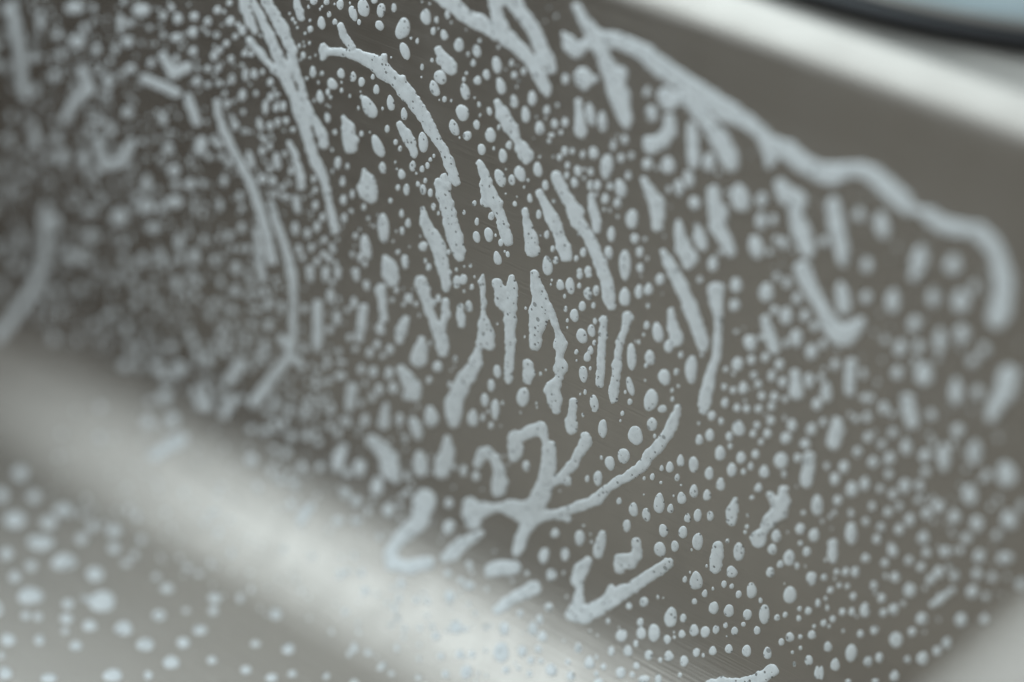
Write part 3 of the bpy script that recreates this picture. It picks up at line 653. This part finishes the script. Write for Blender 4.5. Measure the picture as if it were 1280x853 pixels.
# ---- drops: per tile "cx cy w h tilt" (tilt left out: 0)
DROPS = [
 (A, '680 10 55 50,760 12 40 50,845 30 50 75,728 145 55 95 5,925 85 50 100 15,990 50 75 115 15,1058 5 40 40,1100 65 55 90,1180 50 32 58 5,1090 160 50 68 20,1235 180 85 145 -15,1248 320 55 120 20,'
     '675 450 45 85 5,850 460 50 75 15,925 480 38 65,978 512 40 62,1048 480 25 38,795 525 65 90 25,853 565 25 35,1070 560 38 65,720 605 50 95 10,765 735 42 75 10,1025 670 80 150 32,1160 645 48 100 10,1243 712 40 80 5,1138 805 30 50,'
     '625 210 20 25,653 270 20 30,690 345 15 25,905 600 15 25,958 675 15 28,80 65 60 65,160 135 70 75,20 135 60 70,75 220 50 60,190 230 40 50,135 275 50 55,60 350 60 85,165 370 50 60,290 340 40 50,255 465 45 110,360 450 35 45,410 515 50 60,'
     '170 495 50 80,235 595 60 90,320 585 35 45,380 670 45 120,490 665 45 75,455 765 42 70,345 780 45 110 15,190 785 60 75,140 650 55 60,250 820 50 50,20 430 50 60,90 520 50 50,20 530 50 50,155 20 45 50,240 700 35 45,450 590 50 30,550 810 40 40'),
 (B_, '102 108 62 105 12,168 128 26 48,148 195 32 52,216 220 45 68 12,236 95 30 55 10,48 258 22 40,78 420 24 42,308 282 58 90,364 340 20 34,420 320 48 82 10,397 395 34 45,545 408 58 108 12,480 468 44 68 15,424 503 48 56,570 540 58 105 18,653 470 36 48,'
      '712 447 32 48,680 508 16 24,668 543 14 20,192 483 72 98 22,156 552 55 108 18,218 620 30 40,260 630 14 20,346 572 55 108 15,330 705 76 112 20,278 798 58 105 22,433 654 22 38 10,498 695 32 54 15,418 780 40 62 10,558 795 24 36,652 635 48 85 10,765 615 54 92 -3,'
      '724 716 50 108 4,856 690 42 60,812 800 58 85 8,848 740 15 20,904 775 42 62,970 765 42 60,944 828 26 36,922 657 22 30,972 495 46 66,1156 495 40 50,885 845 40 30,360 848 55 60 15,260 143 12 20,352 188 10 15,1128 715 60 150 10,1203 760 58 130 5,505 845 66 95 10'),
 (C_, '205 575 42 65,235 710 70 105 12'),
 (D_, '1080 60 65 150 22,285 145 55 150 15,450 155 55 140 8,540 215 40 65,360 265 70 75,680 265 35 55,690 335 35 45,485 315 50 50,220 375 50 80,575 425 50 150 10,690 430 40 70,735 505 40 60,565 575 50 100 5,640 605 45 80,700 565 45 75,745 645 42 50,665 695 45 55,800 695 45 75 15,'
      '740 735 45 50,610 755 40 55,700 780 45 55,655 830 60 60,755 835 60 50,830 835 50 50,230 570 55 80,155 620 60 75,170 700 40 60,195 820 65 100,120 280 60 80,95 430 50 100,90 50 60 70,270 700 45 60,830 165 48 85,860 280 38 70,865 395 45 70,920 360 30 55,870 510 36 62,890 185 25 40,'
      '992 440 28 42,1020 510 20 30,1110 195 42 75 15,1190 35 28 38,1218 75 25 38,1188 160 15 20,1228 235 45 65 12,1205 318 28 42,1258 330 38 75,1158 400 25 36,1228 480 30 50,1268 540 35 60,1230 588 30 50,1115 570 72 190 4,1005 690 65 160 12,1250 780 48 90 5,970 755 35 60,940 620 30 40,'
      '1000 795 30 40,920 735 25 40,1205 720 30 30,940 845 50 50,1055 560 15 25'),
 (E_, '85 35 62 130 8,365 15 55 60,450 80 50 72 12,525 75 18 28,620 55 40 55,582 120 50 92 8,565 258 62 122 22,690 232 66 105 18,638 270 42 70 8,800 206 54 95 10,847 305 40 65 8,750 385 32 58 12,714 315 14 20,806 486 34 60,856 612 32 55,892 700 28 42,912 772 34 50,860 805 62 130 8,404 415 28 38,'
      '420 530 28 52,510 495 38 56,418 625 44 78 12,494 612 54 98 10,570 660 34 50,548 758 50 88 18,380 805 22 28,20 185 40 70,78 202 30 45,98 275 25 35,85 330 38 68 8,130 350 32 55,150 438 30 50,180 478 18 30,8 545 25 55,85 685 55 62,243 722 24 38,120 815 34 48,152 120 18 28,42 230 15 20,'
      '890 15 50 75,968 92 40 60,1015 92 30 42,935 130 32 46,985 180 32 45,980 243 32 48,1050 215 45 70 8,1028 288 42 65 8,1080 113 32 50,1148 103 58 78 15,1130 220 35 50,1088 262 20 30,1128 305 40 62,1172 305 44 66,1253 310 40 50,1220 388 46 66,1165 362 20 30,1213 455 20 24,1270 55 35 70,'
      '1068 0 60 40,1258 610 48 95,1242 725 50 85 8,1083 722 40 60,1040 760 28 42,1055 610 16 24,1112 835 45 55,1060 840 35 40,1230 188 80 155 -2,670 375 10 12,1090 205 18 25'),
 (F_, '465 265 65 110 10,590 160 75 120,405 320 58 105 8,340 330 30 45,500 415 70 85 20,335 180 85 105,207 172 60 75,265 195 25 30,65 20 42 60,42 135 42 55,107 120 36 42,87 245 36 55,40 325 66 120 10,20 415 45 62,110 515 75 125 0,128 637 50 66,158 720 45 66,162 820 45 60,192 640 22 30,'
      '205 760 18 30,20 500 18 25,785 385 120 180 20,920 395 70 95,915 525 65 115,990 520 50 70,885 690 90 160 18,1055 665 60 75,970 720 40 45,615 795 62 95,660 725 30 40,1010 640 40 50,67 800 76 190'),
 (G_, '755 15 50 90,830 15 40 50,945 20 38 60 15,1010 75 40 65 10,785 140 58 100,620 220 45 60,480 210 45 90,395 195 65 75,930 185 45 75,825 280 48 110,360 30 60 80,190 110 70 90,175 230 60 70,60 185 60 60,320 225 70 40,400 325 60 80,295 320 50 60,250 405 60 65,140 420 60 90,140 500 45 60,'
      '375 460 55 130 -10,340 520 60 80,1095 345 55 85 12,1195 105 28 40,1170 165 25 35,1265 155 38 60,1240 195 25 30,890 230 30 40,1075 445 42 55,1155 475 48 65,1030 495 45 60,1110 515 30 40,765 565 50 60,975 600 40 65,1050 615 55 70,1150 625 55 80,1088 725 48 75,1175 715 55 70,1045 775 40 55,'
      '1255 765 40 55,1130 835 45 60,620 470 50 60,850 555 70 35,845 640 90 50,940 470 35 40,905 400 40 45,835 490 40 50,700 700 60 50,770 675 50 50,650 800 60 60,725 800 50 70,785 835 55 60,1000 685 25 40,975 810 35 45,660 20 50 80,290 60 50 60,20 540 80 110,20 820 80 90'),
 (H_, '708 770 78 125 0,295 55 50 85,335 38 50 70,388 85 28 40,370 205 44 75 10,180 157 34 50,152 185 30 48,42 192 25 35,60 262 15 25,175 582 58 70,122 665 35 45,548 612 48 85 10,510 698 44 78 8,470 790 48 85 8,535 850 55 130,580 808 18 28,940 72 48 72 15,1002 78 58 105 8,1058 77 26 38,967 143 20 30,'
      '973 222 24 42,1113 127 54 80 15,1163 107 40 66,1077 205 46 64,1147 200 28 42,1028 262 54 86 8,984 294 20 28,1075 390 68 98 18,1135 358 48 80 10,1157 298 28 42,1152 432 26 36,1128 480 38 56,1108 522 44 64,1040 490 26 36,1084 628 54 108 6,1127 592 18 28,1095 740 22 36,1152 808 56 105 10,'
      '887 42 14 20,1062 12 40 50,1118 8 40 40,8 158 25 70,128 435 20 30'),
 (I_, '285 38 55 72,65 148 70 118,153 115 50 88,213 100 56 74,210 203 24 34,202 325 36 54,272 370 68 128 12,340 455 62 80,415 508 32 42,222 525 62 95 10,197 575 26 34,312 648 78 102 12,387 615 32 44,153 428 20 30,362 785 24 34,360 730 22 30,97 800 32 42,68 740 18 26,228 790 90 140 -5,480 600 78 175 -3,'
      '108 520 58 180 2,100 705 44 125 15,533 40 34 42,760 75 72 95,750 198 66 78,948 120 90 125 5,1015 25 50 55,1078 60 55 70,1140 158 58 80,1072 265 80 115,1000 230 55 55,1190 265 60 75,1250 330 60 60,1135 405 82 115,1230 490 75 100,848 435 80 108 12,768 568 68 92,855 540 50 60,942 525 50 60,'
      '1030 570 56 70,870 635 42 50,982 640 52 68,1050 680 52 70,898 692 44 52,805 715 60 78,740 730 40 45,685 708 36 42,920 765 46 55,998 770 52 60,690 808 46 62,765 840 48 50,825 845 48 50,900 845 50 50,980 830 46 56,1215 670 66 100,1265 815 66 80,300 845 55 50,390 845 55 60,760 365 30 30,'
      '695 600 35 35,915 400 40 40,545 510 25 25,1065 785 40 40'),
 (J_, '780 10 50 50,1000 65 55 80,1215 60 48 80,890 75 50 60,780 100 45 60,830 140 50 60,860 60 50 40,965 360 75 110,1075 475 75 120,1145 625 65 85,890 395 50 60,720 355 60 60,605 355 60 70,510 265 60 65,540 165 60 70,640 160 60 75,710 200 50 50,380 130 70 70,290 310 80 90,290 120 60 60,945 570 60 70,'
      '880 520 60 65,1260 410 35 60,1215 600 35 40,1230 535 40 35,1265 510 40 40,945 690 70 50,830 690 70 60,560 460 70 70,470 440 70 60,430 240 60 50,1250 180 35 50'),
 (N_, '42 115 75 150 18,135 40 85 135 8,395 50 65 110,458 45 32 48,508 95 32 45,338 378 45 72,415 412 48 62,285 358 28 35,245 580 50 62,245 730 70 95 -10,68 335 95 165 8,728 348 45 70 5,1205 115 58 118,1250 330 62 92 15,1175 425 56 95,1108 428 28 45,908 767 54 56,1062 797 62 98,910 5 40 35,'
      '1155 0 40 25,1085 720 20 15'),
 (O_, '132 158 90 128 18,58 285 76 100 12,235 87 66 84,308 15 50 65,30 567 34 44,50 20 25 35,38 65 15 20,120 620 56 92 10,200 652 52 86 15,78 720 52 76,280 580 70 128,350 613 40 60,306 750 56 84 12,420 548 56 78 10,428 760 58 78,456 672 40 60,520 655 52 82,496 505 54 82,578 530 52 70,598 660 44 62,'
      '413 315 48 74,346 355 50 70,295 362 28 38,237 415 32 44,392 420 34 46,186 425 20 28,494 338 60 104 6,592 395 56 84,663 462 56 82,660 270 68 92,733 372 62 88,790 298 60 76,595 157 56 78,530 185 46 68,608 35 50 62,665 70 36 46,717 165 46 60,722 225 30 40,775 115 78 100 18,832 20 56 70,'
      '888 97 44 50,865 148 40 46,955 147 52 60,975 65 50 60,915 198 36 40,905 10 46 40,880 275 46 60,850 350 38 50,805 385 34 40,935 385 66 80,1040 315 92 105 12,1070 175 70 75,1108 97 62 80,1228 120 66 76,1190 212 64 70,1143 298 50 56,898 485 50 58,858 545 30 30,1010 785 62 84,1160 740 64 72,'
      '1245 780 66 92,1265 595 75 140,1178 640 30 35,520 820 70 110,705 815 25 30,1160 830 30 35'),
 (R_, '838 65 65 98 -8,970 55 52 84,885 185 64 76,868 385 50 55,732 175 28 34,372 250 65 60,320 220 45 45,238 175 50 45,250 320 65 85,45 340 40 50,110 350 40 45,110 440 28 35,140 505 30 45,290 510 80 90,348 522 40 40,165 565 50 55,590 520 65 85,770 520 62 90,828 568 60 70,572 668 100 125,702 660 60 72,'
      '315 680 55 60,390 680 42 50,195 690 42 45,355 788 72 90 -20,225 803 46 50,428 797 20 26,602 778 46 48,680 765 26 34,757 717 44 50,820 722 32 38,748 800 32 46,884 778 74 80,1005 815 56 62,988 728 36 40,1052 640 44 68,1122 732 62 86,1210 757 36 44,1258 660 42 62,1238 472 26 40,60 620 25 25,'
      '58 705 25 35,55 825 35 35,65 515 35 35,690 425 40 50,960 172 16 26'),
 (S_, '285 25 70 100 15,378 5 50 70,522 5 66 75,777 40 72 120,732 165 66 82 18,510 220 82 118,440 212 30 42,564 300 36 50,684 242 36 48,732 255 30 36,775 305 38 52,856 282 68 100,615 270 18 25,500 350 34 40,620 390 62 84,715 408 66 82,830 432 58 72,936 428 70 130,1015 450 38 44,1065 432 34 40,185 352 55 62,'
      '92 378 38 46,352 448 80 130 -8,430 454 40 56,162 480 42 56,248 545 74 115,168 548 60 80,45 562 70 82,498 530 56 80,567 540 60 74,634 525 44 56,693 498 30 40,750 533 44 56,805 492 32 32,890 530 44 56,422 553 44 52,330 587 46 58,85 658 56 72,215 683 54 62,340 690 58 68,435 722 52 72,512 668 46 56,'
      '614 657 48 60,714 645 50 60,825 658 60 80,955 672 56 80,287 715 26 36,138 752 40 48,40 795 60 76,185 835 75 50,985 25 60 70,1090 80 75 105,1035 118 44 50,972 168 54 66,1230 207 70 90,1095 310 90 110,1200 40 55 60,1210 408 46 52,1155 395 30 36,1150 455 34 40,1095 572 56 66,1042 602 38 52,'
      '1160 570 30 34,1232 558 54 60,1160 640 26 30,1213 718 54 70,1265 795 40 90,1270 360 36 56,905 5 55 35'),
 (K_, '250 485 70 95,395 555 90 190 12,625 770 115 200 -15,835 800 110 130,300 800 70 110,30 655 60 70'),
 (L_, '150 160 100 225 8,295 150 70 80,460 175 95 165,600 10 85 90,715 150 90 125,885 175 120 150,970 90 65 80,595 315 82 105,505 468 80 110,622 458 70 85,755 420 80 170,890 378 100 125,655 630 125 155,488 620 75 85,855 740 95 190,990 745 70 90,960 545 75 75,1030 475 70 80,25 440 45 65,100 570 50 75,'
      '45 740 70 140,405 840 70 80,410 415 50 50,300 775 100 50'),
 (M_, '300 45 55 65,405 20 70 90,700 30 65 75,865 130 80 90,305 170 60 65,460 140 60 65,390 215 50 60,545 230 72 110,240 260 60 65,335 325 65 75 15,440 300 70 80,660 285 75 90,780 295 85 200,970 265 95 180,155 355 66 80,98 430 62 80,205 495 78 100,285 460 66 90,435 400 55 55,535 475 75 100,625 475 60 80,'
      '115 565 55 65,460 525 55 65,330 600 45 55,430 635 55 60,500 600 50 55,665 385 60 60,1170 400 135 180 12,940 530 105 140 10,1050 405 60 70,745 600 80 90,670 645 70 75,565 685 66 85,845 665 75 100,985 710 85 110,1185 685 110 130 15,200 770 80 150,15 605 55 130,290 695 45 55,385 730 50 60,'
      '500 745 60 70,360 805 52 60,650 795 75 90,85 830 70 60,1265 600 50 80,920 800 70 70,1110 780 60 60,450 850 50 40,230 55 45 50,25 75 45 55,620 560 50 50,380 490 45 50'),
 (Q_, '85 50 70 140,290 80 55 60,460 40 65 75,410 110 50 55,560 95 55 60,670 45 55 65,785 40 70 75,1000 70 80 90,635 135 55 60,745 170 75 85,695 215 60 70,845 190 60 75,985 180 65 75,475 200 65 70,565 280 85 95,955 290 80 85,340 250 50 55,390 330 55 60,165 165 50 55,225 165 55 70,110 165 40 40,70 280 42 46,'
      '125 250 34 36,175 255 36 36,30 200 40 45,145 415 45 50,205 415 45 55,285 405 65 100,85 460 40 46,28 485 40 48,400 420 50 55,465 400 65 80,640 460 78 85,885 465 80 95,1145 375 80 90,258 552 46 52,345 530 52 60,480 590 90 105,580 540 55 60,55 632 55 66,200 672 78 120,100 745 62 85,305 725 58 70,'
      '375 700 50 70,645 705 78 90,550 712 45 50,735 660 60 65,795 610 66 80,470 815 62 75,12 795 40 90,1030 460 60 70,970 560 65 70,350 845 50 30,180 845 45 25,1260 370 60 90,1260 240 70 80,1160 80 110 80,1080 200 60 60,1040 320 50 50,880 30 50 50'),
 (V6, '75 85 60 55,5 165 50 55,125 170 50 48,55 255 85 65,235 220 80 50,180 265 60 50,150 340 105 60,300 325 45 42,420 295 55 48,420 360 48 40,25 380 50 45,115 425 45 38,235 410 100 62,350 455 68 58,55 465 45 42,112 535 100 68,375 555 110 80,315 545 40 25,250 565 45 40,245 620 48 40,330 645 55 45,95 608 38 32,'
      '140 612 36 32,455 655 72 55,535 715 68 52,280 720 48 40,145 698 38 42,30 698 60 46,20 820 55 50,180 840 65 40,415 828 78 52,545 828 36 34,630 780 64 52,675 708 52 42,735 660 56 40,585 607 52 42,615 508 48 36,790 545 48 40,785 590 40 32,685 590 30 20,780 772 38 32,905 808 44 34,1000 838 50 34,'
      '1075 822 36 28,1060 730 52 42,1015 603 45 42,940 712 38 26,1200 830 28 26,690 430 30 25,730 455 30 22,495 385 30 30,240 665 30 25,5 755 25 30,465 415 40 25,575 465 30 25,340 280 40 40'),
 (P_, '1000 285 50 60,1075 305 30 30,1138 360 25 35,1210 330 35 60 -20,875 415 40 40,1240 575 25 30,1020 670 50 40,1105 755 70 40 40,1165 800 40 30,960 540 30 30,890 160 40 40,975 170 40 60,1160 495 35 35'),
 (V1, '715 62 42 45,655 70 45 55,600 60 40 40,710 120 50 50,650 140 60 45,710 190 40 45,520 40 90 70,445 90 45 110,275 30 110 70,150 80 50 130,285 155 90 80,355 185 50 60,210 130 60 50,125 210 60 70,200 285 60 70,225 200 50 60,470 155 60 60,480 255 60 50,400 300 60 90,725 300 40 45,600 440 45 60,470 415 60 60,'
      '135 520 60 90,120 480 50 90,210 510 60 70,230 580 70 90,310 590 60 130,620 550 50 60,640 630 60 60,540 680 50 100,540 760 70 90,640 745 95 60,440 800 90 100,565 840 80 50,700 680 50 60,740 540 60 100,200 820 90 100,330 780 70 60,20 40 40 80,25 250 40 80,40 430 40 60,30 700 50 120,130 330 50 70,360 440 60 50'),
 (V4, '270 120 70 120 60,335 45 80 70,560 35 95 60,660 70 45 90,715 120 50 80,590 120 50 70,525 130 50 60,650 220 50 70,630 450 50 50,705 425 45 50,580 530 60 60,660 535 70 70,605 635 65 65,545 730 60 60,635 720 60 60,460 520 60 50,750 505 55 70 -20,740 665 55 55,80 60 50 120,60 160 60 60,500 230 50 40,430 200 60 50'),
]


def parse(txt, n):
    out = []
    for part in txt.split(','):
        q = [float(x) for x in part.split()]
        if q:
            out.append(q)
    return out


def soft(px, z=0):
    """what is out of focus was traced with its blur: take that off again"""
    if px < 430:
        return 0.90 - 0.28 * min(1, (430 - px) / 380)
    if px > 860:
        return 1.0 - 0.12 * min(1, (px - 860) / 330)
    return 1.0


streak_refs = []
big = []
big_polys = []
for si, (ref, name, label, polys) in enumerate(STREAKS):
    pp = []
    for (x0, y0, z), txt in polys:
        pp.append([(x0 + x / z, y0 + y / z, r / z * soft(x0 + x / z, z) + 0.6) for x, y, r in parse(txt, 3)])
    V2, h, faces, edge = streak_mesh(pp, 11 + si * 17)
    W = to_world(V2, h, edge)
    o = make_obj(name, W, faces, FOAM)
    tag(o, label, name.split('_')[1], 'soap foam runs on the sink wall')
    allp = np.array([p for pl in pp for p in pl])
    big.append(allp)
    big_polys += pp
    if ref:
        streak_refs.append((ref, allp))


def seg_gap(allp, x, y):
    return float((np.hypot(allp[:, 0] - x, allp[:, 1] - y) - allp[:, 2]).min())


drops = []
for (x0, y0, z), txt in DROPS:
    for q in parse(txt, 5):
        cx, cy = x0 + q[0] / z, y0 + q[1] / z
        k = soft(cx) if (x0, y0) != (0, 563) else 0.92
        w, h = q[2] / z * k, q[3] / z * k
        ang = q[4] if len(q) > 4 else 0.0
        if any(seg_gap(s, cx, cy) < -0.5 for s in big):
            continue                              # already inside a streak
        if any(math.hypot(cx - d[0], cy - d[1]) < 0.3 * (min(w, h) + min(d[2], d[3])) for d in drops):
            continue                              # traced twice on neighbouring tiles
        drops.append((cx, cy, w, h, ang))

# fine spray between the traced drops
PAD = 320                                    # the foam goes on beyond the picture's edges
occ = np.zeros((853 + 2 * PAD, 1280 + 2 * PAD), bool)
YY, XX = np.mgrid[0:853 + 2 * PAD, 0:1280 + 2 * PAD]


def stamp(cx, cy, rx, ry):
    cx, cy = cx + PAD, cy + PAD
    x0, x1, y0, y1 = int(max(0, cx - rx - 1)), int(min(1280 + 2 * PAD, cx + rx + 2)), int(max(0, cy - ry - 1)), int(min(853 + 2 * PAD, cy + ry + 2))
    if x1 > x0 and y1 > y0:
        occ[y0:y1, x0:x1] |= ((XX[y0:y1, x0:x1] - cx) / rx) ** 2 + ((YY[y0:y1, x0:x1] - cy) / ry) ** 2 < 1


for d in drops:
    stamp(d[0], d[1], d[2] / 2 + 1.5, d[3] / 2 + 1.5)
for pl in big_polys:
    for a, b in zip(pl[:-1], pl[1:]):
        n = int(math.hypot(a[0] - b[0], a[1] - b[1]) / 2) + 1
        for i in range(n + 1):
            t = i / n
            stamp(a[0] + (b[0] - a[0]) * t, a[1] + (b[1] - a[1]) * t, a[2] + (b[2] - a[2]) * t + 2, a[2] + (b[2] - a[2]) * t + 2)
TOPX, TOPY = [-300, 0, 560, 690, 740, 850, 960, 1030, 1100, 1170, 1250, 1280], [-280, -270, -110, -20, 60, 110, 215, 240, 240, 300, 330, 420]


def spray(n, box, s0, s1, test=lambda x, y: True):
    k = tries = 0
    while k < n and tries < n * 25:
        tries += 1
        x, y = rng.uniform(box[0], box[2]), rng.uniform(box[1], box[3])
        w = s0 + (s1 - s0) * rng.random() ** 2.2
        h = w * rng.uniform(1.1, 1.7)
        if y < np.interp(x, TOPX, TOPY) or not test(x, y):
            continue
        if any(occ[int(y + PAD + dy), int(x + PAD + dx)] for dx, dy in ((0, 0), (0, -h / 2), (0, h / 2), (-w / 2, 0), (w / 2, 0))):
            continue
        drops.append((x, y, w, h, rng.uniform(0, 14)))
        stamp(x, y, w / 2 + 0.8, h / 2 + 0.8)
        k += 1


spray(640, (0, 0, 420, 560), 3, 10, lambda x, y: y < 400 + 0.45 * x - 30 * rng.random())
spray(130, (330, 0, 700, 640), 2.2, 5.5)
spray(110, (640, 120, 1280, 800), 2.2, 5, lambda x, y: x < 1090 or y < 853 - (x - 1090) * 0.63)
spray(45, (930, 420, 1280, 853), 4, 8, lambda x, y: y < 835 - max(0, x - 1090) * 0.63)
inside = lambda x, y: -6 < x < 1286 and -6 < y < 859
spray(900, (-260, -260, 700, 640), 4, 18, lambda x, y: not inside(x, y) and y < 400 + 0.45 * x)
spray(230, (-280, 380, 700, 1080), 6, 24, lambda x, y: not inside(x, y) and y > 560 + 0.45 * x)
spray(260, (560, 840, 1240, 1120), 4, 16, lambda x, y: not inside(x, y) and y < 900 + 0.5 * (x - 600))
spray(160, (60, 500, 900, 853), 3, 9, lambda x, y: abs(y - (505 + 0.47 * x)) < 110)
order = sorted((i for i in range(len(drops)) if 0 < drops[i][0] < 1280 and 0 < drops[i][1] < 853), key=lambda i: -drops[i][2] * drops[i][3])
single = set(order[:300])
SV, SF = [], []
for i, (cx, cy, w, h, ang) in enumerate(drops):
    V2, H, faces, edge = drop_mesh(cx, cy, w, h, ang, 1000 + i, 18 if w * h > 60 else 11)
    d0 = bowl_dist(to_world(np.array([[cx, cy]]), np.array([0.0]), np.array([False])))
    W = to_world(V2, H, edge)
    if not np.isfinite(W).all() or abs(d0[0]) > 1e-3 or W[:, 2].max() > ZR:
        continue
    if i in single:
        o = make_obj('foam_drop', W, faces, FOAM)
        p = W.mean(axis=0)
        area = w * h
        size = 'large' if area > 420 else 'medium-sized' if area > 250 else 'small'
        shape = 'tall oval' if h > 1.75 * w else 'oval' if h > 1.2 * w else 'round' if h > 0.85 * w else 'flat oval'
        if p[2] < ZF + 0.004:
            far = 'close to the bright curve' if p[1] > -0.062 else 'well out from the bright curve' if p[1] < -0.08 else 'some way off the bright curve'
            lab = '%s %s white foam drop on the bowl floor, %s' % (size, shape, far)
        else:
            lvl = 'high on the wall' if p[2] > 0.03 else 'half way up the wall' if p[2] > -0.012 else 'low on the wall'
            near = sorted(streak_refs, key=lambda r: seg_gap(r[1], cx, cy))[:2]
            if seg_gap(near[1][1], cx, cy) < 130:
                lab = '%s %s foam drop %s between the %s and the %s' % (size, shape, lvl, near[0][0], near[1][0])
                if len(lab.split()) > 16:
                    lab = lab.replace(' ' + lvl, '')
            else:
                lab = '%s %s foam drop %s near the %s' % (size, shape, lvl, near[0][0])
        tag(o, lab, 'drop', lab.replace(' foam drop', ' foam drops', 1))
    else:
        b = len(SV)
        SV += W.tolist()
        SF += [tuple(k + b for k in f) for f in faces]
o = make_obj('fine_droplets', SV, SF, FOAM)
tag(o, 'fine white soap droplets scattered between the larger drops and streaks', 'droplets', kind='stuff')

# blurred splashes on the deck behind the rim
for lab, (x, y, w, h) in (('pale soap splash on the sink deck beside the black-rimmed lid', (1240, 100, 36, 30)),
                          ('small pale soap splash on the sink deck, farther along the rim', (1143, 70, 22, 16)),
                          ('smallest soap splash on the deck between splash and bare steel', (1086, 54, 16, 12))):
    V2, H, faces, edge = drop_mesh(x, y, w, h, 0, 5000 + x)
    o = make_obj('foam_splash', to_world(V2, H, edge, True) - np.array([0, 0, 0.0012]), faces, FOAM)
    tag(o, lab, 'splash', 'soap splashes on the deck')
print('drops', len(drops), 'streaks', len(STREAKS))
